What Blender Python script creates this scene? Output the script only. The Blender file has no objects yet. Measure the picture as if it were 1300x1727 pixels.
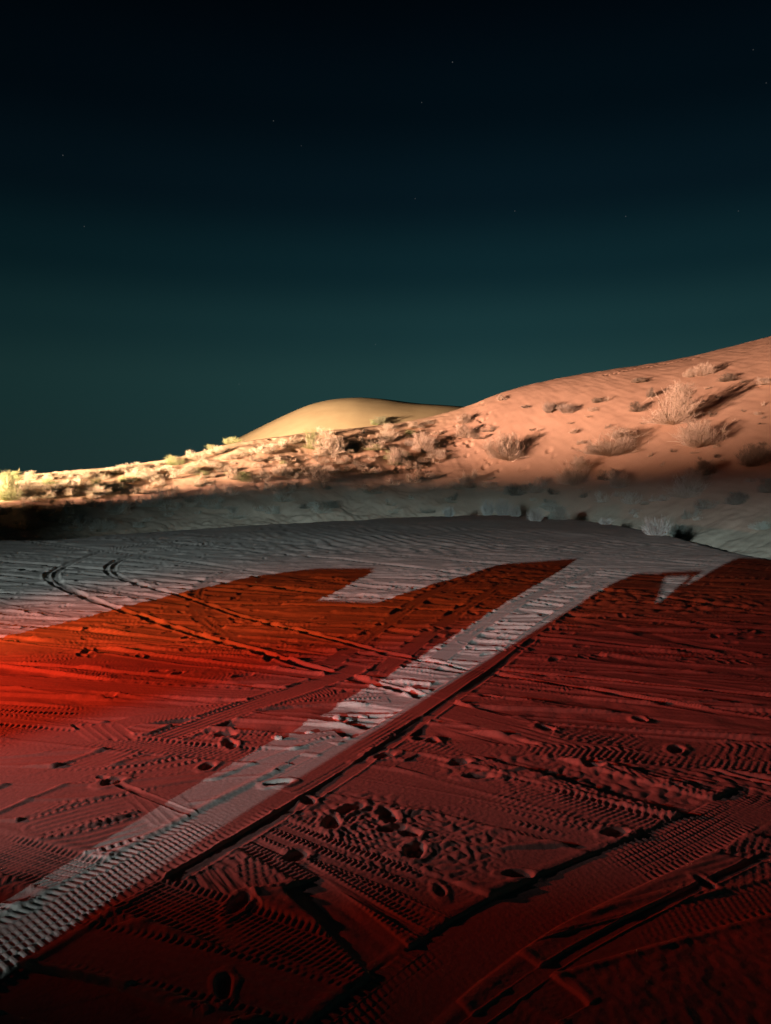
import bpy, math, random
import numpy as np
from mathutils import Vector, Matrix

# ------------------------------------------------------------------ scene, camera
scene = bpy.context.scene
COL = scene.collection
random.seed(7)
rng = np.random.default_rng(11)
F = 1303.0                      # focal length in photo pixels (1300 wide)
H = 1.7                         # eye height
PITCH = math.atan(53.5 / F)

def ue(x, y):
    """photo pixel -> (X/Y, rise/Y) of its line of sight"""
    a = (np.asarray(x, float) - 650) / F
    b = (863.5 - np.asarray(y, float)) / F
    Yd = math.cos(PITCH) + b * math.sin(PITCH)
    return a / Yd, (b * math.cos(PITCH) - math.sin(PITCH)) / Yd

def g(x, y):
    """photo pixel -> point of the level sand"""
    u, e = ue(x, y)
    Y = -H / e
    return float(u * Y), float(Y)

cam = bpy.data.cameras.new('camera')
cam.sensor_fit = 'HORIZONTAL'
cam.sensor_width = 36
cam.lens = 36 * F / 1300
cam.clip_end = 9000
cam.clip_start = 0.05
camo = bpy.data.objects.new('camera', cam)
camo.location = (0, 0, H)
camo.rotation_euler = (math.pi / 2 - PITCH, 0, 0)
COL.objects.link(camo)
scene.camera = camo
scene.view_settings.view_transform = 'Standard'
scene.view_settings.look = 'None'
scene.view_settings.exposure = 0
scene.view_settings.gamma = 1
scene.cycles.use_denoising = True
scene.cycles.max_bounces = 5
scene.cycles.use_light_tree = False

# ------------------------------------------------------------------ noise
def _hash(ix, iy, seed):
    h = (ix.astype(np.int64) * 374761393 + iy.astype(np.int64) * 668265263 + seed * 1442695041) & 0xffffffff
    h = ((h ^ (h >> 13)) * 1274126177) & 0xffffffff
    h = h ^ (h >> 16)
    return (h & 0xffff) / 65536.0

def perlin(x, y, seed=0):
    xi = np.floor(x); yi = np.floor(y)
    fx = x - xi; fy = y - yi
    sx = fx * fx * fx * (fx * (fx * 6 - 15) + 10)
    sy = fy * fy * fy * (fy * (fy * 6 - 15) + 10)
    def gr(dx, dy):
        a = _hash(xi + dx, yi + dy, seed) * 2 * math.pi
        return np.cos(a) * (fx - dx) + np.sin(a) * (fy - dy)
    a = gr(0, 0) * (1 - sx) + gr(1, 0) * sx
    b = gr(0, 1) * (1 - sx) + gr(1, 1) * sx
    return (a * (1 - sy) + b * sy) * 1.4

def sst(a, b, x):
    t = np.clip((x - a) / (b - a), 0, 1)
    return t * t * (3 - 2 * t)

# ------------------------------------------------------------------ terrain
US = np.linspace(-1.3, 1.3, 1041)
XS = 650 + F * US
def table(pts, sm=5):
    p = np.array(pts, float)
    v = np.interp(XS, p[:, 0], p[:, 1])
    k = np.exp(-0.5 * (np.arange(-3 * sm, 3 * sm + 1) / sm) ** 2); k /= k.sum()
    return np.convolve(np.pad(v, 3 * sm, 'edge'), k, 'valid')
def lut(tab):
    return lambda u: np.interp(u, US, tab)

edge_y = table([(-700, 925), (-300, 920), (0, 914), (150, 907), (350, 892), (500, 882), (650, 875), (800, 867), (950, 873), (1100, 895), (1200, 925), (1290, 946), (1500, 960), (2000, 970)], 12)
_u, _e = ue(XS, edge_y)
EDGE = lut(-H / _e)
sky_y = table([(-700, 818), (-200, 808), (0, 804), (60, 801), (200, 788), (300, 772), (365, 756), (410, 745), (500, 732), (600, 722), (680, 712), (740, 700), (790, 686), (830, 668), (880, 652), (950, 637), (1040, 622), (1110, 612), (1180, 598), (1240, 583), (1300, 567), (1420, 530), (1700, 470), (2000, 440)], 5)
SKYE = lut(ue(XS, sky_y)[1])
YR = lut(table([(-700, 44), (0, 50), (400, 56), (780, 62), (1300, 60), (2000, 56)], 20))
YF = lut(table([(-700, 30), (0, 33), (400, 40), (650, 44), (800, 46), (950, 42), (1100, 34), (1300, 27), (2000, 25)], 20))
far_y = table([(-300, 822), (100, 806), (300, 775), (365, 755), (410, 735), (470, 705), (520, 683), (560, 673), (600, 670), (650, 673), (700, 679), (780, 686), (840, 693), (1000, 725), (1400, 800)], 4)
FARE = lut(ue(XS, far_y)[1])
ZV = -2.3

def profile(t, m0, m1, tail):
    tc = np.clip(t, 0, 1)
    s = (tc**3 - 2*tc**2 + tc) * m0 + (-2*tc**3 + 3*tc**2) + (tc**3 - tc**2) * m1
    over = np.clip(t - 1, 0, None)
    return s + m1 * over - tail * over**2

def near_dune(X, Y):
    u = X / Y
    yr, yf = YR(u), YF(u)
    e = SKYE(u)
    zr = H + e * yr
    t = (Y - yf) / (yr - yf)
    m1 = np.clip(e, 0.0, None) * (yr - yf) / (zr - ZV)
    return ZV + (zr - ZV) * np.maximum(profile(t, 0.34, m1, 1.2), -0.2), t

def scrub_mask(X, Y, t):
    x = 650 + F * X / Y
    a = 1 - sst(640, 900, x) * 0.9
    low = (1 - sst(0.1, 0.4, t)) * (0.35 + 0.65 * (1 - sst(700, 1000, x)))
    top = 1 - sst(0.86, 1.0, t) * 0.7
    m = np.maximum(a, low) * top
    lobe = sst(520, 640, x) * (1 - sst(700, 860, x)) * sst(0.62, 0.9, t)
    return m * (1 - 0.65 * lobe)

def dune_z(X, Y, fine=True):
    z, t = near_dune(X, Y)
    m = scrub_mask(X, Y, t)
    w1 = perlin(X / 3.1, Y / 2.7, 3)
    z = z + 0.10 * perlin(X / 9, Y / 7, 5)
    m = m * (1 - 0.55 * (1 - sst(-0.10, 0.16, X / Y)) * sst(.25, .5, t)) * (1 + .5 * sst(.4, .2, t))
    z = z + m * (0.34 * np.clip(w1 + 0.12, 0, 1) + 0.17 * perlin(X / 1.5, Y / 1.2, 6))
    if fine:
        z = z + m * (0.09 * np.abs(perlin(X / 0.75, Y / 0.6, 7)) + 0.035 * perlin(X / 0.3, Y / 0.26, 8))
        z = z + (1 - 0.6 * m) * (0.03 * perlin(X / 1.1, Y / 0.7, 9) + 0.02 * perlin((X + Y * .4) / 0.34, (Y - X * .3) / 1.3, 10))
    return z

def plateau_z(X, Y):
    u = X / np.maximum(Y, 1.0)
    d = 0.04 * perlin(X / 4.3, Y / 5.1, 21) + 0.014 * perlin(X / 1.4, Y / 1.7, 22)
    return d * sst(1.5, 4, Y)

def blend_z(X, Y, zp, fine=True):
    u = X / Y
    E = EDGE(u) + 0.9 * perlin(X / 2.2, Y * 0 + 3.3, 31) * sst(8, 16, Y)
    s = sst(0, 9, Y - E)
    zd = dune_z(X, Y, fine)
    return zp * (1 - s) + zd * s

def terrain(X, Y):
    X = np.asarray(X, float); Y = np.asarray(Y, float)
    return blend_z(X, Y, plateau_z(X, Y))

def hit(x, y, y0=12.0, y1=72.0):
    """where the line of sight of a photo pixel meets the near sand"""
    u, e = ue(x, y)
    Y = np.arange(y0, y1, 0.04)
    z = terrain(u * Y, Y)
    k = np.nonzero(z >= H + e * Y)[0]
    if len(k) == 0:
        k = [int(np.argmax(z - (H + e * Y)))]
    Yk = Y[k[0]]
    return float(u * Yk), float(Yk), float(z[k[0]])

# ------------------------------------------------------------------ materials
def node_mat(name):
    m = bpy.data.materials.new(name)
    m.use_nodes = True
    nt = m.node_tree
    b = nt.nodes['Principled BSDF']
    return m, nt, b

def sand_material(name, c0, c1, scale, grain):
    m, nt, b = node_mat(name)
    tc = nt.nodes.new('ShaderNodeTexCoord')
    n1 = nt.nodes.new('ShaderNodeTexNoise'); n1.inputs['Scale'].default_value = scale; n1.inputs['Detail'].default_value = 8
    n2 = nt.nodes.new('ShaderNodeTexNoise'); n2.inputs['Scale'].default_value = scale * 40; n2.inputs['Detail'].default_value = 4
    mx = nt.nodes.new('ShaderNodeMath'); mx.operation = 'MULTIPLY_ADD'; mx.inputs[1].default_value = 0.5
    hf = nt.nodes.new('ShaderNodeMath'); hf.operation = 'MULTIPLY'; hf.inputs[1].default_value = 0.5
    rp = nt.nodes.new('ShaderNodeValToRGB')
    rp.color_ramp.elements[0].position = 0.3; rp.color_ramp.elements[0].color = (*c0, 1)
    rp.color_ramp.elements[1].position = 0.7; rp.color_ramp.elements[1].color = (*c1, 1)
    bp = nt.nodes.new('ShaderNodeBump'); bp.inputs['Strength'].default_value = 0.5; bp.inputs['Distance'].default_value = grain
    L = nt.links.new
    L(tc.outputs['Object'], n1.inputs['Vector']); L(tc.outputs['Object'], n2.inputs['Vector'])
    L(n2.outputs['Fac'], hf.inputs[0]); L(n1.outputs['Fac'], mx.inputs[0]); L(hf.outputs[0], mx.inputs[2])
    L(mx.outputs[0], rp.inputs['Fac']); L(rp.outputs['Color'], b.inputs['Base Color'])
    L(n2.outputs['Fac'], bp.inputs['Height']); L(bp.outputs['Normal'], b.inputs['Normal'])
    b.inputs['Roughness'].default_value = 0.95
    b.inputs['Specular IOR Level'].default_value = 0.1
    return m

SAND = sand_material('sand', (0.34, 0.225, 0.155), (0.47, 0.33, 0.235), 1.1, 0.004)
DUNE = sand_material('dune_sand', (0.40, 0.265, 0.165), (0.52, 0.36, 0.23), 0.5, 0.02)

def plain(name, col, rough=0.5, metal=0.0, emit=None, est=0):
    m, nt, b = node_mat(name)
    n = nt.nodes.new('ShaderNodeTexNoise'); n.inputs['Scale'].default_value = 9; n.inputs['Detail'].default_value = 6
    rp = nt.nodes.new('ShaderNodeValToRGB')
    rp.color_ramp.elements[0].color = (*[c * 0.75 for c in col], 1)
    rp.color_ramp.elements[1].color = (*[min(1, c * 1.2) for c in col], 1)
    nt.links.new(n.outputs['Fac'], rp.inputs['Fac']); nt.links.new(rp.outputs['Color'], b.inputs['Base Color'])
    b.inputs['Roughness'].default_value = rough; b.inputs['Metallic'].default_value = metal
    if emit:
        b.inputs['Emission Color'].default_value = (*emit, 1); b.inputs['Emission Strength'].default_value = est
    return m

def plant_material(name, c0, c1):
    m, nt, b = node_mat(name)
    oi = nt.nodes.new('ShaderNodeObjectInfo')
    n = nt.nodes.new('ShaderNodeTexNoise'); n.inputs['Scale'].default_value = 6
    tc = nt.nodes.new('ShaderNodeTexCoord')
    ad = nt.nodes.new('ShaderNodeMath'); ad.operation = 'MULTIPLY_ADD'; ad.inputs[1].default_value = 0.4
    rp = nt.nodes.new('ShaderNodeValToRGB')
    rp.color_ramp.elements[0].position = 0.15; rp.color_ramp.elements[0].color = (*c0, 1)
    rp.color_ramp.elements[1].position = 1.2 if False else 1.0; rp.color_ramp.elements[1].color = (*c1, 1)
    L = nt.links.new
    L(tc.outputs['Object'], n.inputs['Vector']); L(oi.outputs['Random'], ad.inputs[0]); L(n.outputs['Fac'], ad.inputs[2])
    L(ad.outputs[0], rp.inputs['Fac']); L(rp.outputs['Color'], b.inputs['Base Color'])
    b.inputs['Roughness'].default_value = 0.9; b.inputs['Specular IOR Level'].default_value = 0.1
    return m

STRAW = plant_material('dry_straw', (0.34, 0.28, 0.19), (0.60, 0.51, 0.37))
GREEN = plant_material('pale_green_leaf', (0.17, 0.19, 0.08), (0.38, 0.40, 0.20))
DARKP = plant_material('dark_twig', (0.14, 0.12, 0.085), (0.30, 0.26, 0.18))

# ------------------------------------------------------------------ mesh helpers
def link(name, me, mat=None, parent=None):
    o = bpy.data.objects.new(name, me)
    COL.objects.link(o)
    if mat and me: me.materials.append(mat)
    if parent: o.parent = parent
    return o

def mesh_np(name, V, faces, loops=4):
    me = bpy.data.meshes.new(name)
    n = len(faces)
    me.vertices.add(len(V)); me.vertices.foreach_set('co', np.ascontiguousarray(V, np.float32).ravel())
    me.loops.add(n * loops); me.loops.foreach_set('vertex_index', np.ascontiguousarray(faces, np.int32).ravel())
    me.polygons.add(n)
    me.polygons.foreach_set('loop_start', np.arange(n, dtype=np.int32) * loops)
    me.polygons.foreach_set('use_smooth', np.ones(n, bool))
    me.update(calc_edges=True); me.validate()
    return me

def grid_mesh(name, X, Y, Z, keep=None):
    r, c = X.shape
    idx = np.arange(r * c).reshape(r, c)
    q = np.stack([idx[:-1, :-1], idx[:-1, 1:], idx[1:, 1:], idx[1:, :-1]], -1).reshape(-1, 4)
    if keep is not None:
        k = (keep[:-1, :-1] & keep[1:, 1:] & keep[:-1, 1:] & keep[1:, :-1]).ravel()
        q = q[k]
    V = np.stack([X, Y, Z], -1).reshape(-1, 3)
    used = np.unique(q)
    remap = np.zeros(len(V), np.int64); remap[used] = np.arange(len(used))
    return mesh_np(name, V[used], remap[q])

def structure(name, me, mat, label=None):
    o = link(name, me, mat)
    o['kind'] = 'structure'
    if label: o['label'] = label
    return o

# ------------------------------------------------------------------ the driven sand (fine relief)
rows_y = np.arange(1960, 858, -0.95)
RY = H / ((rows_y - 810) / F)                       # row distances
CU = (np.concatenate([np.arange(-1300, -420, 5.5), np.arange(-420, 1720, 1.8), np.arange(1720, 2600, 5.5)]) - 650) / F         # column slopes
GX = CU[None, :] * RY[:, None]
GY = np.repeat(RY[:, None], len(CU), 1)
base = plateau_z(GX, GY)
nearw = 1 - sst(9, 20, GY)
D = 0.004 * perlin(GX / 0.35, GY / 0.42, 41) + 0.0028 * perlin(GX / 0.085, GY / 0.095, 42) * nearw + 0.0016 * perlin(GX / 0.035, GY / 0.04, 48) * nearw \
    + 0.006 * perlin(GX / 0.8, GY / 0.6, 43)
# loose lumps and old prints, more of them to the far left
lump = perlin(GX / 0.55, GY / 0.75, 44)
D += 0.016 * sst(0.18, 0.6, lump) * sst(6, 12, GY) * (1 - 0.7 * sst(-3, 6, GX))
D -= 0.022 * sst(0.30, 0.62, perlin(GX / 0.45, GY / 0.8, 45)) * sst(5, 11, GY) * (1 - 0.75 * sst(-4, 4, GX))

WEAR = sst(-0.30, 0.35, perlin(GX / 0.9, GY / 1.2, 46) + 0.4 * perlin(GX / 0.25, GY / 0.3, 47))

def spline(pts, step):
    p = np.array(pts, float)
    if len(p) == 2:
        p = np.array([p[0], (p[0] + p[1]) / 2, p[1]])
    q = np.vstack([2 * p[0] - p[1], p, 2 * p[-1] - p[-2]])
    out = []
    for i in range(1, len(q) - 2):
        n = max(2, int(np.linalg.norm(q[i + 1] - q[i]) / step))
        t = np.linspace(0, 1, n, endpoint=False)[:, None]
        out.append(0.5 * (2 * q[i] + (q[i + 1] - q[i - 1]) * t + (2 * q[i - 1] - 5 * q[i] + 4 * q[i + 1] - q[i + 2]) * t**2
                          + (-q[i - 1] + 3 * q[i] - 3 * q[i + 1] + q[i + 2]) * t**3))
    out.append(q[-2][None])
    return np.vstack(out)

def track(pts, w=0.26, d=0.02, kind='chevron', period=0.075, amp=1.0, over=0.92, berm=0.7, seed=0):
    """press one wheel track (its centre line in metres) into D"""
    global D
    c = spline(pts, 0.22)
    hw = w / 2
    ext = hw * 1.75
    d = d * 0.46; amp = amp * 0.5; berm = berm * 0.55; period = period * 0.52
    T = np.full(D.shape, 9.0, np.float32); S = np.zeros(D.shape, np.float32)
    s0 = 0.0
    r0, r1 = len(RY), 0
    nseg = len(c) - 1
    for si, (a, b) in enumerate(zip(c[:-1], c[1:])):
        L = float(np.hypot(*(b - a)))
        if L < 1e-6: continue
        lo, hi = min(a[1], b[1]) - ext, max(a[1], b[1]) + ext
        i0, i1 = np.searchsorted(RY, lo), np.searchsorted(RY, hi)
        if i1 > i0:
            yy = max(RY[i0], 1.0)
            xa, xb = min(a[0], b[0]) - ext, max(a[0], b[0]) + ext
            us = [xa / RY[i0], xa / RY[i1 - 1], xb / RY[i0], xb / RY[i1 - 1]]
            j0, j1 = np.searchsorted(CU, min(us)), np.searchsorted(CU, max(us))
            if j1 > j0:
                x = GX[i0:i1, j0:j1] - a[0]; y = GY[i0:i1, j0:j1] - a[1]
                tx, ty = (b - a) / L
                al = x * tx + y * ty
                lat = x * ty - y * tx
                alc = np.clip(al, 0, L)
                dist = np.hypot(al - alc, lat)
                sub = T[i0:i1, j0:j1]
                k = dist < np.abs(sub)
                k &= (al > -0.06) & (al < L + 0.06)
                sub[k] = (np.sign(lat) * dist)[k]
                S[i0:i1, j0:j1][k] = (s0 + alc)[k]
                r0, r1 = min(r0, i0), max(r1, i1)
        s0 += L
    if r1 <= r0: return
    sl = slice(r0, r1)
    t = T[sl] / hw; s = S[sl]; at = np.abs(t)
    m = at < 1.75
    if not m.any(): return
    t = t[m]; s = s[m]; at = at[m]
    wob = perlin(s / 0.5, np.sign(t) * 7.0 + seed, 51)
    soft = np.clip(0.95 * GY[sl][m] ** 2 / (F * H) / hw, 0.13, 0.6)      # what the sheet can carry at that distance
    inside = sst(1.0 + soft * .5, 1.0 - soft * .5, at)
    if kind == 'rut': berm = berm * 0.5
    vary = np.clip(0.72 + 0.7 * perlin(s / 1.1, t * .6 + seed, 52) + 0.35 * perlin(s / 0.17, t * 1.5 + seed, 54), 0.05, 1.25)
    vary = vary * (0.08 + 0.92 * WEAR[sl][m])
    if kind == 'chevron':
        ph = s / period
        slant = 0.35 + 0.9 * ((seed * 0.618) % 1)
        lug = sst(-0.35, 0.35, np.sin(2 * np.pi * (ph + slant * at))) * sst(0.62, 0.68, at)
        tt = (t + 0.6) / 0.3; row = np.floor(tt); frc = tt - row
        blk = sst(-0.35, 0.35, np.sin(2 * np.pi * (ph * 1.25 + 0.37 * row + slant * .4 * frc))) * sst(0.04, 0.16, frc) * sst(0.96, 0.84, frc) * sst(0.6, 0.57, at)
        groove = np.exp(-((at - 0.62) / 0.03)**2)
        pat = amp * (0.012 * lug + 0.009 * blk + 0.009 * groove)
    elif kind == 'ribs':
        lug = sst(-0.2, 0.2, np.sin(2 * np.pi * (s / period + 0.3 * t))) * sst(0.72, 0.8, at)
        pat = amp * (0.008 * (0.5 + 0.5 * np.cos(2 * np.pi * t * 2.6)) + 0.010 * lug)
    elif kind == 'block':
        a1 = sst(-0.3, 0.3, np.sin(2 * np.pi * (s / period + 0.25 * np.sign(np.sin(7 * t)))))
        pat = amp * 0.012 * a1 * sst(-0.2, 0.2, np.sin(7 * t + 0.6))
    else:                                             # churned rut
        pat = -d * 0.8 * (1 - at**2).clip(0) + 0.003 * perlin(s / 0.12, t * 2, 53 + seed)
    Dm = D[sl]
    cur = Dm[m]
    new = cur * (1 - inside * over) + inside * (-d + np.minimum(pat * vary, d * 0.95))
    new += berm * d * np.exp(-((at - 1.2) / np.maximum(0.17, soft * .7))**2) * np.clip(0.9 + 0.5 * wob, 0.2, 1.5)
    Dm[m] = new

def ptrack(pts, **k):
    track([g(*p) for p in pts], **k)

kinds = ['chevron', 'ribs', 'block', 'chevron', 'rut']
# older, fainter tracks crossing the yard
for i in range(92):
    Y0 = 3.0 * (9.0 ** rng.random())
    az = math.radians(rng.choice([82, 95, 104, 70, 116]) + rng.normal(0, 6))
    x0 = rng.uniform(-3, 5)
    dx, dy = math.sin(az), math.cos(az)
    R = 4 + Y0 * 1.1
    bend = rng.normal(0, 0.05) * R
    pts = [(x0 + dx * q * R + dy * bend * (q * q - .5), Y0 + dy * q * R - dx * bend * (q * q - .5)) for q in np.linspace(-1.2, 1.2, 7)]
    pts = [(x, max(1.2, y)) for x, y in pts]
    k = kinds[rng.integers(5)]
    wd = rng.uniform(0.16, 0.32)
    track(pts, w=wd, d=rng.uniform(0.008, 0.020), kind=k, period=rng.uniform(0.06, 0.1), amp=rng.uniform(.5, 1), over=rng.uniform(.6, .95), berm=rng.uniform(.4, 1.3), seed=i)
    if rng.random() < .45:
        off = rng.uniform(0.5, 1.5)
        track([(x, y + off) for x, y in pts], w=wd, d=rng.uniform(0.008, 0.02), kind=k, seed=i + 100)
# far streaks: ruts swinging round towards the crest
for i in range(58):
    y0 = rng.uniform(905, 1060) if i < 24 else rng.uniform(960, 1230); sl = rng.normal(0.035, 0.03) if i < 24 else rng.normal(0.075, 0.05)
    xs = np.linspace(-350, 1650, 9)
    cv = rng.normal(0, 12)
    k = rng.random()
    ptrack([(x, max(893, y0 + sl * (x - 500) + cv * math.sin(x / 420 + i))) for x in xs], w=rng.uniform(.08, .26), d=rng.uniform(.02, .05), kind='rut' if k < .7 else 'chevron', period=.12, over=.8, berm=1.1, seed=200 + i)
for p in [[(640, 1128), (760, 1040), (850, 985)], [(560, 1110), (680, 1030), (760, 985), (900, 940)], [(720, 1120), (850, 1030), (1000, 960)],
          [(420, 1090), (330, 1020), (380, 965), (560, 925)]]:
    ptrack(p, w=.22, d=.02, kind='block', period=.12)
# the loop at the far left, two wheels, each with its pair of dark edges
for off in (0, 9):
    ptrack([(300 - off * 2, 914), (190 - off, 928), (105 + off, 953), (80 + off * 1.6, 975), (130 + off, 1004), (230, 1034), (350, 1069), (480, 1108), (560, 1129), (640, 1150), (740, 1180), (860, 1214), (1000, 1250), (1160, 1290), (1340, 1335)],
           w=.13, d=.05, kind='rut', berm=1.2, seed=300 + off)
    ptrack([(360 - off, 916), (270, 926), (198 + off, 945), (180 + off * 1.4, 963), (225 + off, 984), (330, 1010), (420, 1038), (560, 1073), (660, 1098), (800, 1125), (1000, 1160), (1330, 1215)],
           w=.11, d=.045, kind='rut', berm=1.2, seed=310 + off)
# left half
ptrack([(-80, 1140), (0, 1145), (250, 1157), (420, 1166), (560, 1167), (760, 1196), (1000, 1262), (1340, 1350)], w=.34, d=.022, kind='ribs', period=.2, berm=1.6, seed=1)
ptrack([(-80, 1190), (100, 1200), (300, 1196), (480, 1180), (640, 1172)], w=.26, d=.016, kind='block', seed=2)
ptrack([(-80, 1270), (60, 1262), (220, 1215), (420, 1188), (560, 1160)], w=.22, d=.016, kind='chevron', seed=3)
ptrack([(-80, 1382), (0, 1347), (280, 1241), (420, 1187), (560, 1138), (600, 1120)], w=.25, d=.024, kind='ribs', period=.09, seed=4, berm=1.1)
ptrack([(-80, 1306), (80, 1310), (250, 1300), (420, 1262), (560, 1240)], w=.24, d=.016, kind='block', period=.08, seed=5)
ptrack([(-80, 1226), (130, 1243), (370, 1270), (600, 1286), (800, 1319), (1050, 1382), (1340, 1434)], w=.27, d=.022, kind='chevron', period=.085, seed=6)
ptrack([(-80, 1400), (100, 1415), (240, 1428), (360, 1470)], w=.26, d=.02, kind='ribs', seed=7)
ptrack([(-80, 1455), (150, 1420), (300, 1372), (450, 1302), (560, 1260)], w=.28, d=.02, kind='ribs', period=.08, seed=8)
ptrack([(60, 1395), (240, 1350), (420, 1330), (640, 1345)], w=.26, d=.018, kind='ribs', period=.07, seed=9)
for q in range(5):                                   # short sideways skid marks
    ptrack([(128 + q * 17, 1222), (160 + q * 16, 1246)], w=.06, d=.016, kind='rut', seed=400 + q)
    ptrack([(215 + q * 20, 1345), (265 + q * 18, 1392)], w=.05, d=.013, kind='rut', seed=410 + q)
    ptrack([(300 + q * 20, 1470), (350 + q * 20, 1530)], w=.05, d=.013, kind='rut', seed=420 + q)
# right half
ptrack([(500, 1288), (640, 1312), (800, 1337), (1000, 1377), (1340, 1440)], w=.30, d=.026, kind='chevron', period=.085, seed=10)
ptrack([(560, 1322), (760, 1357), (950, 1405), (1100, 1445)], w=.24, d=.02, kind='block', period=.07, seed=11)
ptrack([(700, 1283), (900, 1336), (1100, 1393), (1340, 1428)], w=.26, d=.024, kind='chevron', period=.08, seed=12)
ptrack([(690, 1222), (900, 1283), (1080, 1335), (1340, 1402)], w=.30, d=.036, kind='rut', berm=1.0, seed=13)
ptrack([(640, 1248), (800, 1262), (1000, 1268), (1340, 1290)], w=.26, d=.022, kind='chevron', period=.1, seed=14)
ptrack([(950, 1232), (1120, 1252), (1340, 1266)], w=.3, d=.022, kind='chevron', period=.12, seed=15)
ptrack([(740, 1150), (1000, 1182), (1340, 1222)], w=.28, d=.03, kind='rut', seed=16)
ptrack([(860, 1088), (1100, 1112), (1340, 1135)], w=.28, d=.035, kind='rut', seed=17)
ptrack([(380, 1392), (500, 1450), (640, 1531), (800, 1605), (930, 1700)], w=.24, d=.024, kind='chevron', period=.06, seed=18)
ptrack([(170, 1312), (330, 1380), (480, 1443), (660, 1545), (760, 1600)], w=.05, d=.02, kind='rut', berm=1.0, seed=19)
ptrack([(420, 1385), (560, 1440), (720, 1500), (860, 1560)], w=.22, d=.02, kind='block', period=.055, seed=20)
ptrack([(-60, 1418), (40, 1446), (120, 1470), (260, 1512), (400, 1560), (560, 1614), (720, 1672), (880, 1760)], w=.28, d=.022, kind='chevron', period=.06, seed=21)
ptrack([(-40, 1560), (180, 1600), (420, 1655), (620, 1720), (760, 1800)], w=.26, d=.02, kind='ribs', period=.06, seed=22)
ptrack([(-40, 1650), (150, 1690), (330, 1760)], w=.22, d=.05, kind='rut', seed=23)
ptrack([(520, 1500), (640, 1600), (760, 1740)], w=.2, d=.03, kind='rut', seed=24)
# the broad bright track down the lit strip and the deep one at lower right
ptrack([(-90, 1640), (0, 1592), (120, 1525), (250, 1454), (380, 1382), (480, 1326), (520, 1303)], w=.31, d=.028, kind='chevron', period=.07, amp=1.35, over=1, berm=1.0, seed=25)
ptrack([(480, 1326), (590, 1262), (700, 1195), (790, 1136), (850, 1098), (930, 1042), (1010, 988)], w=.20, d=.018, kind='ribs', period=.08, over=.9, berm=.6, seed=29)
ptrack([(300, 1480), (420, 1412), (560, 1322), (700, 1222), (800, 1150), (900, 1075)], w=.09, d=.026, kind='rut', berm=1.2, seed=26)
ptrack([(590, 1750), (740, 1628), (890, 1532), (1040, 1464), (1160, 1412), (1290, 1340)], w=.30, d=.036, kind='chevron', period=.07, over=1, berm=.4, seed=27)
ptrack([(700, 1800), (900, 1650), (1050, 1560), (1300, 1440)], w=.05, d=.02, kind='rut', berm=1.0, seed=28)

def pit(X0, Y0, a, b, depth, rot, rim=0.4):
    """a footprint or scuffed hole"""
    R = 2.2 * max(a, b)
    i0, i1 = np.searchsorted(RY, Y0 - R), np.searchsorted(RY, Y0 + R)
    if i1 <= i0: return
    us = [(X0 - R) / RY[i0], (X0 + R) / RY[i0], (X0 - R) / RY[i1 - 1], (X0 + R) / RY[i1 - 1]]
    j0, j1 = np.searchsorted(CU, min(us)), np.searchsorted(CU, max(us))
    if j1 <= j0: return
    x = GX[i0:i1, j0:j1] - X0; y = GY[i0:i1, j0:j1] - Y0
    c, s = math.cos(rot), math.sin(rot)
    p = (x * c + y * s) / a; q = (-x * s + y * c) / b
    r = np.sqrt(p * p + q * q) * (1 + 0.22 * perlin(x / 0.06 + X0 * 9, y / 0.06 + Y0 * 7, 61))
    D[i0:i1, j0:j1] = D[i0:i1, j0:j1] * (0.25 + 0.75 * sst(0.7, 1.3, r)) - depth * sst(1.0, 0.55, r) + rim * depth * np.exp(-((r - 1.25) / 0.25)**2)

PR = [(520, 1352), (590, 1366), (655, 1376), (742, 1502), (500, 1446), (775, 1285), (825, 1170), (1140, 1258), (402, 1526), (378, 1662),
      (1190, 1490), (470, 1322), (650, 1272), (716, 1242), (1040, 1405), (700, 1436), (808, 1307), (190, 1320),
      (380, 1238), (388, 1255), (690, 1405), (660, 1400), (1000, 1290), (350, 1295), (560, 1390), (730, 1245), (920, 1225),
      (1080, 1205), (270, 1128), (300, 1132), (410, 1135), (180, 1168), (1010, 1100), (720, 1060), (640, 1050), (875, 1475)]
for i, (px, py) in enumerate(PR):
    X0, Y0 = g(px, py)
    big = 0.7 if i in (3, 9, 10) else 1.0
    pit(X0, Y0, 0.10 * big * rng.uniform(.7, 1.15), 0.045 * big * rng.uniform(.8, 1.3), 0.024 * big, rng.uniform(0, 3.1), .2)
for i in range(420):                                 # trodden ground farther off
    px = rng.uniform(-300, 1600) if i % 3 else rng.uniform(-300, 420)
    py = rng.uniform(918, 1110) if i % 3 else rng.uniform(930, 1060)
    X0, Y0 = g(px, py)
    pit(X0, Y0, 0.11, 0.05, rng.uniform(.008, .022), rng.uniform(0, 3.1), .15)
# disturbed, crumbly patch amid the prints
def patch(px, py, rx, ry, amp, sc, seed):
    global D
    X0, Y0 = g(px, py)
    r = np.sqrt(((GX - X0) / rx)**2 + ((GY - Y0) / ry)**2)
    w = sst(1.1, 0.6, r)
    k = w > 0
    D[k] += w[k] * amp * (np.abs(perlin(GX[k] / sc, GY[k] / (sc * 1.1), seed)) - .15)
patch(700, 1420, .5, .45, .009, .05, 71)
patch(1080, 1318, .9, .35, .012, .09, 72)
patch(880, 1292, .6, .3, .009, .08, 73)
patch(590, 1365, .35, .3, .008, .07, 74)
patch(850, 970, 2.2, 1.6, .022, .2, 75)
patch(1120, 1010, 1.6, 1.4, .025, .2, 76)
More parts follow.
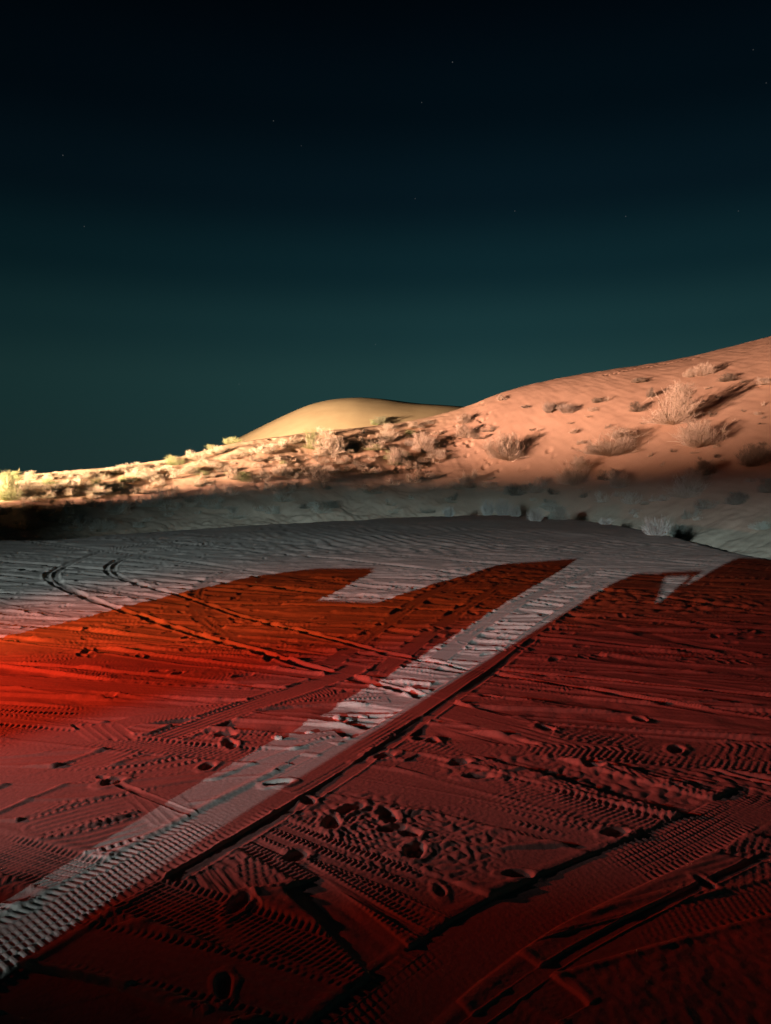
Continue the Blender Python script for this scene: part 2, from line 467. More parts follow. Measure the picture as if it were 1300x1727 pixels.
# wind ripples near the crest
rm = sst(-6, -1, GX) * (1 - sst(17, 22, GX)) * sst(16, 20, GY)
wx = GX + 0.35 * perlin(GX / 1.7, GY / 2.3, 81); wy = GY
rp_ = np.sin(2 * np.pi * (wx * 0.9 + wy * 0.32) / 0.42 + 2.0 * perlin(GX / 1.1, GY / 1.9, 82))
D += 0.014 * rm * rp_ * (0.6 + 0.6 * perlin(GX / 2.5, GY / 3.5, 83))

GE = EDGE(GX / GY)
zp = base + D
GZ = blend_z(GX, GY, zp)
ground = structure('ground', grid_mesh('ground', GX, GY, GZ, GY < GE + 8), SAND,
                   'flat sand yard pressed with crossing tyre tracks and footprints')

# the yard goes on around and behind the viewer, a little under the fine sheet
ax, ay = np.meshgrid(np.arange(-70, 70.1, .7), np.arange(-45, 13.1, .7))
az_ = -0.16 + 0.04 * perlin(ax / 4, ay / 4, 91)
structure('ground', grid_mesh('yard_sand', ax, ay, az_), SAND, 'sand yard continuing round behind the viewer')

# ------------------------------------------------------------------ dunes
dy = np.concatenate([np.arange(21, 64, 0.085), np.arange(64, 86, 0.8)])
du = (np.arange(-520, 1820, 2.1) - 650) / F
DX = du[None, :] * dy[:, None]; DY = np.repeat(dy[:, None], len(du), 1)
DZ = blend_z(DX, DY, plateau_z(DX, DY))
dE = EDGE(DX / DY)
DZ = DZ - 0.06 * sst(9.5, 8.0, DY - dE)

def dune_pits(lst):
    for X0, Y0, r, dep in lst:
        i0, i1 = np.searchsorted(dy, Y0 - 2.5 * r), np.searchsorted(dy, Y0 + 2.5 * r)
        j0, j1 = np.searchsorted(du, (X0 - 2.5 * r) / Y0), np.searchsorted(du, (X0 + 2.5 * r) / Y0)
        if i1 <= i0 or j1 <= j0: continue
        q = np.hypot(DX[i0:i1, j0:j1] - X0, DY[i0:i1, j0:j1] - Y0) / r
        DZ[i0:i1, j0:j1] += -dep * sst(1.0, 0.4, q) + .12 * dep * np.exp(-((q - 1.3) / .3)**2)
pl = []
for i in range(70):
    q = rng.random()
    px = 700 + 130 * q + rng.normal(0, 14) ; py = 790 - 95 * q + rng.normal(0, 9)
    X0, Y0, _ = hit(px, py)
    pl.append((X0, Y0, rng.uniform(.12, .22), rng.uniform(.05, .10)))
for i in range(24):
    px = 1020 + i * 7; py = 632 - i * 1.3 + rng.normal(0, 1.0)
    X0, Y0, _ = hit(px, py)
    pl.append((X0, Y0, .16, .09))
for i in range(60):
    px, py = rng.uniform(430, 1000), rng.uniform(735, 800)
    X0, Y0, _ = hit(px, py)
    pl.append((X0, Y0, rng.uniform(.12, .3), rng.uniform(.06, .14)))
dune_pits(pl)
structure('dune', grid_mesh('dune', DX, DY, DZ, DY > dE + 7.3), DUNE, 'scrub dotted sand dune rising to the right behind the yard')

fy = np.arange(57, 150, 0.45)
fu = (np.arange(-300, 1500, 3.5) - 650) / F
FX = fu[None, :] * fy[:, None]; FY = np.repeat(fy[:, None], len(fu), 1)
u_ = FX / FY
fr, ff = 90.0, 60.0
fe = FARE(u_); fz = H + fe * fr
ft = (FY - ff) / (fr - ff)
fm = np.clip(fe, 0, None) * (fr - ff) / (fz + 2)
FZ = -2 + (fz + 2) * np.maximum(profile(ft, 0.9, fm, 1.0), -0.3)
fpx = 650 + F * u_
FZ += 0.10 * perlin(FX / 7, FY / 6, 95) + 0.25 * np.abs(perlin(FX / 2.2, FY / 2.0, 96)) * (1 - sst(.45, .62, ft))
structure('dune', grid_mesh('far_dune', FX, FY, FZ), DUNE, 'smooth pale dome of sand standing behind the scrub slope')

# plain to the horizon
me = bpy.data.meshes.new('plain')
ring = [(4000 * math.cos(a), 4000 * math.sin(a), -4.2) for a in np.linspace(0, 2 * math.pi, 64, endpoint=False)]
me.from_pydata(ring, [], [list(range(64))]); me.update()
structure('terrain', me, SAND, 'desert plain reaching the horizon')

# ------------------------------------------------------------------ shrubs
def blades(n, R, zen, curl, wid, seed, lean=0.0, base_r=0.25, sub=0.5, hscale=1.0, pw=0.75):
    r = np.random.default_rng(seed)
    V = []; Q = []; T = []
    main = []
    for i in range(n):
        a = r.uniform(0, 2 * math.pi)
        z = zen[0] + (zen[1] - zen[0]) * r.random() ** pw
        dirv = np.array([math.sin(z) * math.cos(a), math.sin(z) * math.sin(a), math.cos(z) * hscale])
        L = R * r.uniform(.6, 1.08) * (0.85 + 0.25 * math.sin(a * 3 + seed) * math.sin(z))
        b = np.array([math.cos(a), math.sin(a), 0]) * R * base_r * math.sqrt(r.random()); b[2] = -0.05 * R
        if main and r.random() < sub:
            P = main[r.integers(len(main))]
            k = r.uniform(.3, .85)
            b = P[0] * (1 - k) + P[2] * k
            dirv = dirv * .55 + (P[2] - P[0]) / (np.linalg.norm(P[2] - P[0]) + 1e-6) * .8 + r.normal(0, .22, 3)
            dirv /= np.linalg.norm(dirv)
            L *= r.uniform(.25, .55)
        mid = b + dirv * L * .5 + r.normal(0, .035 * R, 3)
        tip = b + dirv * L + np.array([0, 0, -curl * L * math.sin(z)]) + r.normal(0, .05 * R, 3)
        if tip[2] < 0.02: tip[2] = 0.02 + .05 * r.random()
        if len(main) < 600: main.append((b, mid, tip))
        side = np.cross(dirv, r.normal(0, 1, 3)); side /= np.linalg.norm(side) + 1e-6
        w = wid * r.uniform(.6, 1.3)
        k = len(V)
        V += [b - side * w, b + side * w, mid + side * w * .7, mid - side * w * .7, tip + side * w * .15, tip - side * w * .15]
        Q += [(k, k + 1, k + 2, k + 3), (k + 3, k + 2, k + 4, k + 5)]
    V = np.array(V)
    V[:, :2] *= 0.95 / np.percentile(np.hypot(V[:, 0], V[:, 1]), 97)
    V[:, 2] *= hscale / np.percentile(V[:, 2], 97)
    zz = V[:, 2] / hscale
    V[:, 2] = hscale * np.where(zz > .9, .9 + (zz - .9) * .45, zz)
    return mesh_np('twigs', V, np.array(Q))

DOME, GRASS, MAT = [], [], []
for s in range(4):
    DOME.append((blades(90, 0.9, (0.1, 1.4), .08, .007, 100 + s, sub=.5, base_r=.10, hscale=.9), blades(5600, 1.0, (0.0, 1.45), .08, .0042, 120 + s, sub=.82, base_r=.30)))
    GRASS.append((blades(40, 0.8, (0.0, .9), .2, .010, 140 + s, sub=0), blades(900, 1.0, (0.0, .95), .28, .007, 160 + s, sub=.2, base_r=.35)))
    MAT.append((None, blades(1500, 1.0, (0.1, 1.45), .08, .009, 180 + s, sub=.75, base_r=.6, hscale=.8)))
PALE = plant_material('pale_grass', (0.20, 0.165, 0.115), (0.38, 0.33, 0.25))
for d_, t_ in DOME: d_.materials.append(STRAW); t_.materials.append(STRAW)
for d_, t_ in GRASS: d_.materials.append(PALE); t_.materials.append(PALE)
for _, t_ in MAT: t_.materials.append(STRAW)
def recolor(lst, m0, m1):
    out = []
    for d_, t_ in lst:
        d2 = d_.copy() if d_ else None; t2 = t_.copy()
        if d2: d2.materials[0] = m0
        t2.materials[0] = m1
        out.append((d2, t2))
    return out
GDOME = recolor(DOME, STRAW, GREEN)
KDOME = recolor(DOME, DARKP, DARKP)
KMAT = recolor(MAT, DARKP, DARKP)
SHR = {'dome': DOME, 'green': GDOME, 'dark': KDOME, 'grass': GRASS, 'mat': MAT, 'darkmat': KMAT}

def shrub(kind, loc, width, height, label, cat, group=None, parts=True, name='desert_shrub'):
    proto = SHR[kind][rng.integers(4)]
    sx = width / 1.9
    sz = height / (1.05 if kind not in ('mat', 'darkmat') else .8)
    rz = rng.uniform(0, 6.28)
    if parts and proto[0]:
        o = bpy.data.objects.new(name, None); COL.objects.link(o)
        o.empty_display_size = .2
        link('stems', proto[0], None, o); link('twigs', proto[1], None, o)
    else:
        o = link(name, proto[1])
    o.location = loc; o.scale = (sx, sx, sz); o.rotation_euler = (0, 0, rz)
    o['label'] = label; o['category'] = cat
    if group: o['group'] = group
    return o

def pshrub(kind, px, py, wpx, hpx, label, cat='shrub', group=None, name='desert_shrub', parts=True):
    X, Y, Z = hit(px, py)
    s = Y / F
    return shrub(kind, (X, Y, Z - .03), wpx * s, hpx * s, label, cat, group, parts, name)

G1 = 'dry shrubs on the right dune'
pshrub('dome', 1135, 714, 92, 70, 'largest round twiggy shrub high on the right dune, casting a long shadow', group=G1)
pshrub('dome', 1180, 752, 90, 46, 'wide fuzzy dry shrub below and right of the largest round shrub', group=G1)
pshrub('dome', 1030, 766, 118, 48, 'broad low dry shrub in the middle of the right dune, widest of all', group=G1)
pshrub('dome', 858, 774, 76, 46, 'bushy dry shrub at the left foot of the right dune above the shadow edge', group=G1)
pshrub('dome', 1184, 634, 36, 24, 'small bright shrub just below the top of the ridge at right', group=G1)
pshrub('dome', 1162, 636, 26, 16, 'little tan shrub touching the left side of the bright one under the ridge', group=G1)
pshrub('dark', 1226, 643, 40, 16, 'flat dark shrub right of the bright one under the ridge', group=G1)
pshrub('dome', 1290, 649, 30, 14, 'small tan shrub at the right border of the photo under the ridge', group=G1)
pshrub('dark', 1078, 645, 32, 10, 'low dark tuft on bare sand below the ridge, left of the bright shrub', group=G1)
pshrub('dark', 1097, 670, 16, 18, 'narrow upright dark tuft just above left of the largest round shrub', group=G1)
pshrub('dark', 1076, 694, 32, 18, 'small dark bush at the lower left of the largest round shrub', group=G1)
pshrub('grass', 926, 695, 30, 20, 'pale spiky tuft, left one of a pair on open sand mid slope', group=G1)
pshrub('grass', 957, 696, 40, 17, 'pale spiky tuft, right one of a pair on open sand mid slope', group=G1)
pshrub('dark', 1008, 679, 30, 9, 'flat dark tuft right of the spiky pair on open sand', group=G1)
pshrub('dome', 845, 675, 22, 10, 'small tuft standing on the ridge line of the right dune', group=G1)
pshrub('grass', 886, 688, 20, 6, 'tiny flat tuft below the ridge, left of the spiky pair', group=G1)
pshrub('dome', 717, 762, 44, 36, 'rounded pink lit shrub on the scrub slope right of photo centre', group=G1)
pshrub('dome', 667, 784, 42, 32, 'rounded pink lit shrub just above the shadow edge at photo centre', group=G1)
pshrub('dome', 786, 738, 40, 24, 'grey lit shrub beside the trampled footprints at the dune foot', group=G1)
pshrub('dome', 780, 714, 28, 18, 'small shrub up slope of the trampled footprints', group=G1)
pshrub('darkmat', 822, 728, 30, 10, 'dark flat bush right of the trampled footprints', group=G1)
pshrub('darkmat', 808, 740, 34, 9, 'dark ragged mat of twigs under the trampled footprints', group=G1)
pshrub('dome', 742, 774, 30, 18, 'little shrub between the footprints and the shadow edge', group=G1)
pshrub('grass', 690, 752, 24, 12, 'small tuft left of the rounded pink lit shrub', group=G1)
G2 = 'shrubs in the shade under the dune'
pshrub('dome', 968, 816, 76, 50, 'tall shaded shrub at the foot of the dune below the broad low shrub', group=G2)
pshrub('dome', 1155, 838, 64, 52, 'grey shaded shrub low on the dune below the wide fuzzy one', group=G2)
pshrub('dome', 1045, 822, 44, 30, 'middle sized shaded shrub between two larger ones in the shade', group=G2)
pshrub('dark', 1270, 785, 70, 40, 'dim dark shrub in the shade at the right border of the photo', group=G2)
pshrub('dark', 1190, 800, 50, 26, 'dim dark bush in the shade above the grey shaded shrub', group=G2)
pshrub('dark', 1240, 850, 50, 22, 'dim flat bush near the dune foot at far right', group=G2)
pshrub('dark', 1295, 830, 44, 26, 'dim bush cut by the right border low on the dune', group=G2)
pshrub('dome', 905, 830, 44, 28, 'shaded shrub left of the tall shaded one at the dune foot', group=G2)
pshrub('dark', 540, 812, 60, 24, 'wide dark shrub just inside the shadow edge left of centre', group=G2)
G3 = 'pale grass tufts on the crest of the yard'
pshrub('grass', 757, 871, 24, 20, 'single pale grass tuft on the crest, leftmost of the crest tufts', 'grass tuft', G3, 'grass_tuft')
pshrub('grass', 822, 869, 30, 30, 'tall pale grass tuft on the crest, left one of a close group of three', 'grass tuft', G3, 'grass_tuft')
pshrub('grass', 848, 869, 36, 32, 'tall pale grass tuft on the crest, middle one of a close group of three', 'grass tuft', G3, 'grass_tuft')
pshrub('grass', 868, 871, 26, 22, 'pale grass tuft on the crest, right one of a close group of three', 'grass tuft', G3, 'grass_tuft')
pshrub('grass', 903, 879, 34, 26, 'leaning pale grass tuft on the crest beside the dark clump', 'grass tuft', G3, 'grass_tuft')
pshrub('grass', 1106, 903, 52, 36, 'largest spiky pale grass tuft on the right end of the crest', 'grass tuft', G3, 'grass_tuft')
pshrub('dark', 1150, 906, 40, 24, 'dark twiggy tuft close behind the largest spiky grass tuft', 'grass tuft', G3, 'grass_tuft')
pshrub('dark', 940, 876, 44, 26, 'dark round clump behind the crest right of the leaning tuft', 'grass tuft', G3, 'grass_tuft')
pshrub('grass', 1020, 884, 26, 14, 'low faint tuft half way between dark clump and largest grass tuft', 'grass tuft', G3, 'grass_tuft')
G4 = 'shrubs on the bright rise at left'
pshrub('green', 14, 842, 56, 50, 'tall bright green shrub at the left border of the photo', group=G4)
pshrub('dome', 44, 838, 44, 30, 'straw coloured shrub against the right side of the tall green one', group=G4)
pshrub('green', 530, 757, 42, 36, 'bright yellow green round bush below the smooth far dome', group=G4)
pshrub('dome', 562, 764, 56, 30, 'wide pinkish shrub right of the bright yellow green bush', group=G4)
pshrub('green', 390, 748, 32, 13, 'small green bush on the skyline left of the far dome', group=G4)
pshrub('green', 358, 757, 22, 9, 'smaller green tuft on the skyline next to the small green bush', group=G4)
for px, py, w, h in [(80, 806, 30, 12), (130, 804, 50, 16), (165, 800, 30, 12), (200, 794, 36, 14), (240, 789, 40, 12), (268, 783, 26, 9), (298, 777, 26, 10), (325, 770, 20, 8), (55, 806, 30, 14), (185, 797, 22, 12)]:
    pshrub('dome', px, py + 3, w, h, 'straw coloured shrub standing on the skyline at left', group='shrubs along the left skyline', parts=False)
def dist_pick(poly_x, top, bot):
    x = rng.uniform(*poly_x)
    return x, rng.uniform(np.interp(x, *top), np.interp(x, *bot))
topL = ([0, 200, 300, 410, 500, 600, 700, 800], [806, 792, 777, 750, 738, 728, 718, 700])
botL = ([0, 150, 350, 600, 800], [848, 842, 820, 800, 788])
for i in range(190):
    x, y = dist_pick((0, 740), topL, botL)
    k = ['mat', 'mat', 'dome', 'mat', 'green', 'darkmat'][rng.integers(6)]
    w = rng.uniform(13, 44)
    lb = {'darkmat': 'small dark mat of twigs on the bright scrub rise', 'green': 'small greenish clump on the bright scrub rise'}.get(k, 'small straw coloured clump on the bright scrub rise')
    pshrub(k, x, y, w, w * rng.uniform(.25, .45), lb, 'clump', 'small clumps on the bright scrub rise, ' + {'darkmat': 'dark', 'green': 'green'}.get(k, 'straw'), 'scrub_clump', False)
topS = ([0, 150, 350, 600, 800, 1000, 1300], [862, 852, 832, 812, 800, 800, 800])
botS = ([0, 150, 350, 600, 800, 950, 1100, 1300], [905, 900, 884, 872, 862, 865, 880, 900])
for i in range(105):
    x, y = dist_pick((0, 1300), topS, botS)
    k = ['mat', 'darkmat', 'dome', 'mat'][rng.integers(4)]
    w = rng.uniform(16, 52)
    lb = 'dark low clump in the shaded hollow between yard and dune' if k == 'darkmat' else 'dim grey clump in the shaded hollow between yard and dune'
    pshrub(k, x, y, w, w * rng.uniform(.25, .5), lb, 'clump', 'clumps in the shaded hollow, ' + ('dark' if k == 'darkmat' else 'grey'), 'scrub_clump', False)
for i in range(44):
    x = rng.uniform(860, 1290) if i < 20 else rng.uniform(1080, 1300); y = rng.uniform(np.interp(x, [860, 1290], [690, 640]), 790)
    pshrub(['mat', 'darkmat'][i % 2], x, y, rng.uniform(8, 22), rng.uniform(3, 8), 'tiny sprig on the open sand of the right dune', 'sprig', 'tiny sprigs on the open right dune', 'sprig', False)
# a half buried bush on the far dome
def fshrub(kind, px, py, w, h, label):
    u, e = ue(px, py)
    Ys = np.arange(61, 90, .1)
    fe1 = float(FARE(u)); zz = H + fe1 * fr
    pz = -2 + (zz + 2) * profile((Ys - ff) / (fr - ff), .9, max(fe1, 0) * (fr - ff) / (zz + 2), 1.0)
    k = np.nonzero(pz >= H + e * Ys)[0]
    Y = float(Ys[k[0]] if len(k) else 80)
    s = Y / F
    shrub(kind, (float(u) * Y, Y, H + float(e) * Y - .05), w * s, h * s, label, 'shrub', 'bushes half buried on the far dome')
fshrub('dark', 640, 716, 40, 16, 'dark half buried bush on the smooth far dome')
fshrub('green', 633, 716, 22, 10, 'green lit clump at the left of the half buried dark bush')
fshrub('dark', 566, 728, 16, 5, 'tiny dark sprig low on the left side of the far dome')

# ------------------------------------------------------------------ clods of sand on the lit strip
def clod(px, py, size, label, seed):
    import bmesh
    X, Y = g(px, py)
    bm = bmesh.new(); bmesh.ops.create_icosphere(bm, subdivisions=4, radius=1)
    co = np.array([v.co[:] for v in bm.verts])
    n = 1 + .22 * perlin(co[:, 0] * 1.3 + seed, co[:, 1] * 1.3 + co[:, 2] * 2, 200 + seed) + .10 * perlin(co[:, 0] * 3 + 9, co[:, 1] * 3 - co[:, 2] * 4, 210 + seed)
    for v, k in zip(bm.verts, n): v.co = v.co * float(k)
    bmesh.ops.scale(bm, vec=(size, size * .6, size * .42), verts=bm.verts)
    me = bpy.data.meshes.new('clod'); bm.to_mesh(me); bm.free()
    for p in me.polygons: p.use_smooth = True
    o = link('sand_clod', me, SAND)
    i = min(len(RY) - 1, np.searchsorted(RY, Y)); j = np.searchsorted(CU, X / Y)
    o.location = (X, Y, float(GZ[i, j]) + size * .12); o.rotation_euler = (0, 0, rng.uniform(0, 3))
    o['label'] = label; o['category'] = 'sand clod'; o['group'] = 'clods of packed sand on the lit strip'
clod(570, 1207, .055, 'largest pale clod of packed sand on the lit strip', 1)
clod(588, 1212, .04, 'pale clod touching the right side of the largest clod', 2)
clod(612, 1203, .038, 'pale angular clod farther right behind the largest clod', 3)
clod(468, 1246, .042, 'pale clod on the left border of the lit strip', 4)
clod(522, 1234, .034, 'small pale clod between the left clod and the largest clod', 5)
clod(192, 1318, .03, 'small red lit clod beside the tracks at left', 6)

# ------------------------------------------------------------------ lamps of unseen vehicles, a work light, and added fill spots
def spot(name, loc, target, power, color, size, blend, radius, falloff=None, smooth=0.0):
    l = bpy.data.lights.new(name, 'SPOT'); l.energy = power; l.color = color
    l.spot_size = math.radians(size); l.spot_blend = blend; l.shadow_soft_size = radius
    if falloff:                                       # a collimated beam thins out more slowly than a bare bulb
        l.use_nodes = True
        t = l.node_tree
        em = t.nodes['Emission']; ff_ = t.nodes.new('ShaderNodeLightFalloff')
        ff_.inputs['Strength'].default_value = 1.0
        ff_.inputs['Smooth'].default_value = smooth
        t.links.new(ff_.outputs[falloff], em.inputs['Strength'])
    o = bpy.data.objects.new(name, l); COL.objects.link(o)
    o.location = loc
    o.rotation_euler = (Vector(target) - Vector(loc)).to_track_quat('-Z', 'Y').to_euler()
    return o

A = np.array([-48.0, 22.0, 3.1])
PA = (-48.0, 22.0, 3.1)
spot('headlight_or_fill', PA, (-19, 58, 3.0), 8.0e5, (1.0, 0.80, 0.48), 38, 1, .12)
spot('headlight_or_fill', PA, (-5, 84, 9), 5.6e5, (1.0, 0.75, 0.48), 22, 1, .16)  # extra narrow spot added to brighten the far dome
spot('headlight_or_fill', PA, (15, 57, 8), 7.6e5, (1.0, 0.55, 0.44), 46, 1, .75)
B = (-7.0, -10.0, 3.2)
spot('work_light', B, (3.4, 20, -.6), 2.75e5, (0.54, 0.85, 1.12), 64, .9, .02, 'Quadratic', 3000)
spot('tail_lamp', (-7.2, 4.8, 1.25), (-.8, 8.2, .7), 3.7e3, (1.0, 0.052, 0.02), 104, 1, .05, 'Quadratic', 11)
spot('tail_lamp', (-7.0, 6.2, 1.3), (-1.2, 11.5, .3), 2.7e3, (1.0, 0.27, 0.045), 64, 1, .05, 'Quadratic', 60)
spot('pink_fill_lamp', (-4.4, 2.9, 1.1), (2.8, 6.6, 0), 3.3e2, (1.0, 0.66, 0.82), 54, .55, .05, 'Quadratic', 14)  # pink fill spot added to tint the foreground sand, not a vehicle's lamp

# unseen sand ridge added at left, its crest shaped to shade the foot of the dune
ed = [(0, 849), (60, 842), (150, 842), (250, 831), (350, 819), (480, 808), (600, 797), (700, 786), (800, 777), (900, 769), (1000, 760), (1150, 743), (1300, 722)]
azs, hs = [], []
RB = 15.0
for px, py in ed:
    X, Y, Z = hit(px, py)
    v = np.array([X, Y, Z]) - A
    dist = math.hypot(v[0], v[1])
    azs.append(math.degrees(math.atan2(v[0], v[1]))); hs.append(A[2] + v[2] * RB / dist)
o_ = np.argsort(azs); azs = np.array(azs)[o_]; hs = np.array(hs)[o_]
ba = np.radians(np.arange(-6, 140, .35)); br = np.linspace(-9, 9, 55)
hh = np.interp(np.degrees(ba), azs, hs)
BA, BR = np.meshgrid(ba, br, indexing='ij')
bz = -0.4 + (hh[:, None] + 0.4) * (1 - np.abs(np.sin(np.clip(BR / 8, -1, 1) * math.pi / 2)) ** 1.25)
end = sst(-6, 6, np.degrees(ba)) * sst(140, 124, np.degrees(ba))
bz = -0.4 + (bz + 0.4) * end[:, None]
bz += 0.06 * perlin(BA * 30, BR / 2, 301) * sst(1, 4, np.abs(BR))
structure('dune', grid_mesh('berm', A[0] + (RB + BR) * np.sin(BA), A[1] + (RB + BR) * np.cos(BA), bz), DUNE, 'unseen low ridge of sand added left of the yard to shade the dune foot')

# ------------------------------------------------------------------ two parked off-roaders (only their shadows reach the picture)
azd = math.radians(23.5)
DV = np.array([math.sin(azd), math.cos(azd)]); RV = np.array([DV[1], -DV[0]])
def at_lamp(lat, k):
    return B[0] + DV[0] * k + RV[0] * lat, B[1] + DV[1] * k + RV[1] * lat

def slab(name, prof, k0, k1, taper, mat, parent, bevel=0.03):
    """a body panel: side outline (lat, z) extruded from distance k1 back to k0"""
    import bmesh
    bm = bmesh.new()
    n = len(prof)
    a = [bm.verts.new((*at_lamp(l, k1), z)) for l, z in prof]
    b = [bm.verts.new((*at_lamp(l * (1 - taper) , k0), z)) for l, z in prof]
    bm.faces.new(a); bm.faces.new(b[::-1])
    for i in range(n):
        bm.faces.new((a[i], b[i], b[(i + 1) % n], a[(i + 1) % n]))
    bmesh.ops.recalc_face_normals(bm, faces=bm.faces)
    bmesh.ops.bevel(bm, geom=bm.edges[:], offset=bevel, segments=2, affect='EDGES', clamp_overlap=True)
    me = bpy.data.meshes.new(name); bm.to_mesh(me); bm.free()
    return link(name, me, mat, parent)

def wheel(lat, k, r, parent, width=.24):
    import bmesh
    for nm, ri, ro, wd, mt in (('tyre', r * .6, r, width, RUB), ('rim', r * .12, r * .6, width * .7, ALU)):
        bm = bmesh.new()
        prof = [(ri, -wd / 2), (ro * .93, -wd / 2), (ro, -wd * .3), (ro, wd * .3), (ro * .93, wd / 2), (ri, wd / 2)]
        N = 36; ringv = []
        for i in range(N):
            a = 2 * math.pi * i / N
            ringv.append([])
            for rr, ww in prof:
                x, y = at_lamp(lat + rr * math.cos(a), k + ww)
                ringv[-1].append(bm.verts.new((x, y, r - .14 + rr * math.sin(a))))
        for i in range(N):
            p, q = ringv[i], ringv[(i + 1) % N]
            for j in range(len(prof)):
                bm.faces.new((p[j], p[(j + 1) % len(prof)], q[(j + 1) % len(prof)], q[j]))
        bmesh.ops.recalc_face_normals(bm, faces=bm.faces)
        me = bpy.data.meshes.new(nm); bm.to_mesh(me); bm.free()
        if nm == 'tyre': tyre = link('wheel', me, mt, parent)
        else: link('rim', me, mt, tyre)

PAINT = plain('dusty_paint', (0.30, 0.27, 0.23), .45)
RUB = plain('tyre_rubber', (0.02, 0.02, 0.02), .85)
ALU = plain('wheel_alloy', (0.4, 0.4, 0.4), .4, .8)
GLS = plain('dark_glass', (0.01, 0.012, 0.015), .06)
CNV = plain('canvas', (0.12, 0.11, 0.08), .9)

def vehicle(label):
    o = bpy.data.objects.new('off_road_vehicle', None); COL.objects.link(o)
    o['label'] = label; o['category'] = 'vehicle'
    return o

v1 = vehicle('sandy pickup with a canvas covered load parked left of the viewer')
slab('body', [(-5.0, .42), (-.16, .42), (-.15, 1.50), (-.9, 1.585), (-1.50, 1.57), (-1.50, 1.28), (-2.9, 1.24), (-3.4, 1.14), (-4.9, 1.02), (-5.05, .8)], 9.5, 11, .06, PAINT, v1)
slab('cab', [(-1.50, 1.2), (-1.45, 1.62), (-1.57, 1.83), (-2.10, 1.80), (-2.44, 1.71), (-2.56, 1.60), (-2.95, 1.2)], 9.6, 10.99, .08, PAINT, v1)
slab('load_cover', [(-1.06, 1.45), (-.92, 1.67), (-.66, 1.91), (-.14, 1.985), (-.145, 1.45)], 9.55, 10.995, .1, CNV, v1, .004)
slab('side_window', [(-1.62, 1.3), (-1.64, 1.7), (-2.3, 1.66), (-2.7, 1.3)], 10.97, 11.01, 0, GLS, v1, .005)
for lt in (-.95, -4.1):
    for k in (9.55, 10.9): wheel(lt, k, .42, v1)
v2 = vehicle('tall off-roader with luggage on its roof rack parked behind the viewer')
slab('body', [(.08, .45), (4.6, .45), (4.7, 1.0), (3.4, 1.15), (2.9, 1.75), (2.6, 2.09), (.24, 2.11), (.16, 1.85), (.10, 1.40)], 6.3, 8, -.02, PAINT, v2, .012)
slab('rack_side', [(.23, 2.09), (.26, 2.19), (.30, 2.243), (.44, 2.25), (.55, 2.125), (.555, 2.09)], 7.9, 8, 0, RUB, v2, .003)
slab('roof_rack', [(.42, 2.235), (.42, 2.256), (.61, 2.275), (.612, 2.256)], 7.9, 8, 0, RUB, v2, .002)
slab('rack_post', [(.572, 2.09), (.575, 2.265), (.595, 2.265), (.597, 2.09)], 7.92, 7.98, 0, RUB, v2, .002)
slab('luggage', [(.585, 2.1), (.595, 2.18), (.65, 2.26), (.67, 2.30), (.73, 2.365), (2.3, 2.39), (2.4, 2.1)], 6.6, 7.99, -.02, CNV, v2, .008)
for lt in (.9, 3.7):
    for k in (6.45, 7.9): wheel(lt, k, .44, v2)

# the work light on its tripod, behind the viewer; its two flaps are added to dim the beam above and below
wl = bpy.data.objects.new('work_light', None); COL.objects.link(wl)
wl['label'] = 'tripod work light with two black flaps added to trim its beam, standing behind the parked vehicles'; wl['category'] = 'work light'
def zk(k, deg): return B[2] - k * math.tan(math.radians(deg))
slab('added_beam_flap', [(-.5, zk(.35, 3.9)), (.5, zk(.35, 3.9)), (.5, zk(.35, 3.9) + .35), (-.5, zk(.35, 3.9) + .35)], .345, .35, 0, RUB, wl, .0005)
slab('added_beam_flap', [(-.5, zk(.3, 11.45)), (.5, zk(.3, 11.45)), (.5, zk(.3, 11.45) - .2), (-.5, zk(.3, 11.45) - .2)], .295, .3, 0, RUB, wl, .0005)
slab('housing', [(-.3, 3.0), (.3, 3.0), (.3, 3.4), (-.3, 3.4)], -.3, -.1, 0, PAINT, wl, .02)
slab('pole', [(-.025, -.2), (.025, -.2), (.025, 3.0), (-.025, 3.0)], -.225, -.175, 0, RUB, wl, .005)
for a_, b_ in ((-.7, -.2), (.7, -.2), (0.02, -.9)):
    x0, y0 = at_lamp(0, -.2); x1, y1 = at_lamp(a_, b_)
    import bmesh
    p0, p1 = Vector((x0, y0, 1.1)), Vector((x1, y1, -.16))
    bm = bmesh.new()
    bmesh.ops.create_cone(bm, cap_ends=True, segments=10, radius1=.018, radius2=.018, depth=(p1 - p0).length,
                          matrix=Matrix.Translation((p0 + p1) / 2) @ (p1 - p0).to_track_quat('Z', 'Y').to_matrix().to_4x4())
    lm = bpy.data.meshes.new('leg'); bm.to_mesh(lm); bm.free()
    link('leg', lm, RUB, wl)

# ------------------------------------------------------------------ night sky
w = bpy.data.worlds.new('World'); scene.world = w
w.use_nodes = True
nt = w.node_tree
for n in list(nt.nodes): nt.nodes.remove(n)
N = nt.nodes.new; L = nt.links.new
out = N('ShaderNodeOutputWorld'); bg = N('ShaderNodeBackground')
tc = N('ShaderNodeTexCoord'); sep = N('ShaderNodeSeparateXYZ')
rp = N('ShaderNodeValToRGB'); rp.color_ramp.interpolation = 'EASE'
def s2l(c): return tuple((v / 255 / 12.92) if v <= 10 else ((v / 255 + .055) / 1.055) ** 2.4 for v in c)
stops = [(0.0, (37, 62, 61)), (0.12, (33, 63, 63)), (0.19, (24, 53, 56)), (0.26, (13, 38, 44)), (0.34, (6, 23, 31)), (0.43, (2, 13, 20)), (0.54, (1, 5, 10)), (1.0, (0, 1, 3))]
el = rp.color_ramp.elements
while len(el) < len(stops): el.new(.5)
for e_, (p, c) in zip(el, stops):
    e_.position = p; e_.color = (*s2l(c), 1)
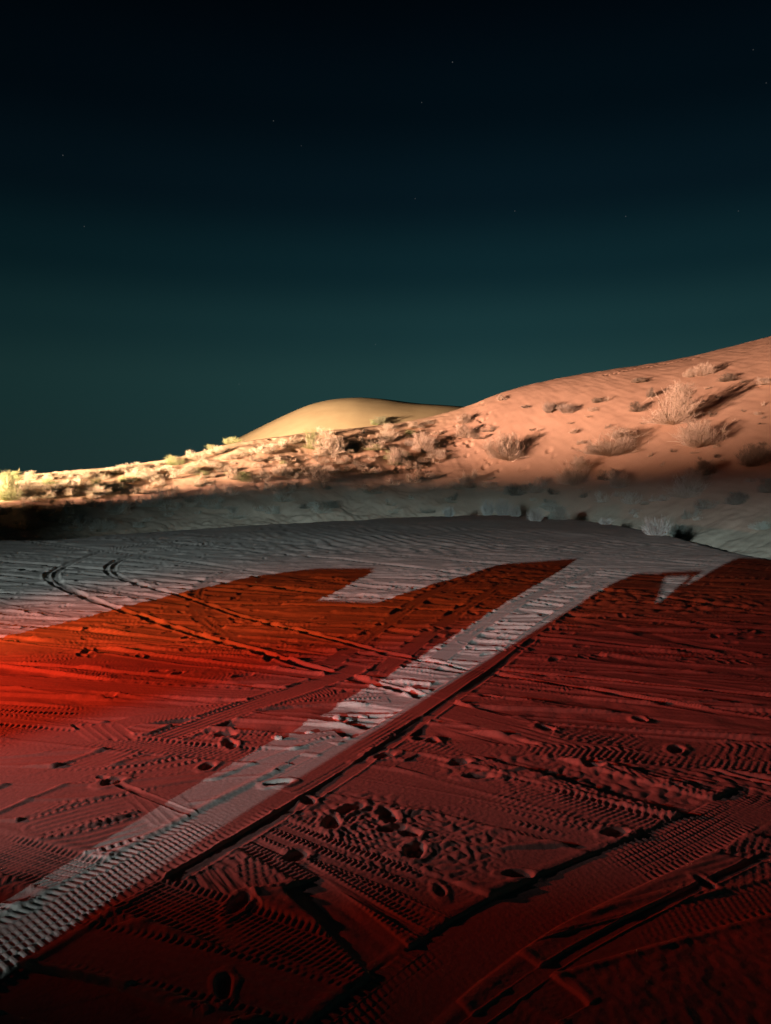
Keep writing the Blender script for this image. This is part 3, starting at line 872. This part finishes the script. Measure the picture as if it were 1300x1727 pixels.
mr = N('ShaderNodeMapRange'); mr.inputs['From Min'].default_value = -.5; mr.inputs['From Max'].default_value = .5
sw = N('ShaderNodeValToRGB'); sw.color_ramp.interpolation = 'B_SPLINE'   # the glow low in the sky is strongest right of centre
se = sw.color_ramp.elements; se.new(.5); se.new(.72)
for e_, (p, c) in zip(se, [(0, .42), (.5, .98), (.72, 1.0), (1, .86)]):
    e_.position = p; e_.color = (c, c, c, 1)
mul = N('ShaderNodeMix'); mul.data_type = 'RGBA'; mul.blend_type = 'MULTIPLY'; mul.inputs['Factor'].default_value = 1
L(tc.outputs['Generated'], sep.inputs[0]); L(sep.outputs['Z'], rp.inputs['Fac']); L(sep.outputs['X'], mr.inputs['Value'])
L(mr.outputs['Result'], sw.inputs['Fac']); L(rp.outputs['Color'], mul.inputs['A']); L(sw.outputs['Color'], mul.inputs['B'])
last = mul.outputs['Result']
stars = [(763, 105, 1.0), (711, 173, .6), (461, 204, .7), (106, 262, .8), (700, 335, .6), (868, 356, .7), (1055, 365, .7), (1245, 356, .5), (142, 382, .6), (1270, 84, .5), (633, 581, .5), (403, 648, .4), (508, 246, .35), (1292, 140, .5)]
tot = None
for px, py, st in stars:
    u, e = ue(px, py)
    v = Vector((float(u), 1, float(e))).normalized()
    dn = N('ShaderNodeVectorMath'); dn.operation = 'DISTANCE'; dn.inputs[1].default_value = v
    L(tc.outputs['Generated'], dn.inputs[0])
    lt = N('ShaderNodeMath'); lt.operation = 'LESS_THAN'; lt.inputs[1].default_value = 0.0006
    L(dn.outputs['Value'], lt.inputs[0])
    ml = N('ShaderNodeMath'); ml.operation = 'MULTIPLY_ADD'; ml.inputs[1].default_value = st * .065
    L(lt.outputs[0], ml.inputs[0])
    if tot is None: ml.inputs[2].default_value = 0
    else: L(tot, ml.inputs[2])
    tot = ml.outputs[0]
add = N('ShaderNodeMix'); add.data_type = 'RGBA'; add.blend_type = 'ADD'; add.inputs['Factor'].default_value = 1
cs = N('ShaderNodeCombineColor')
for i in range(3): L(tot, cs.inputs[i])
L(last, add.inputs['A']); L(cs.outputs[0], add.inputs['B'])
L(add.outputs['Result'], bg.inputs['Color']); bg.inputs['Strength'].default_value = 1.0
L(bg.outputs[0], out.inputs['Surface'])
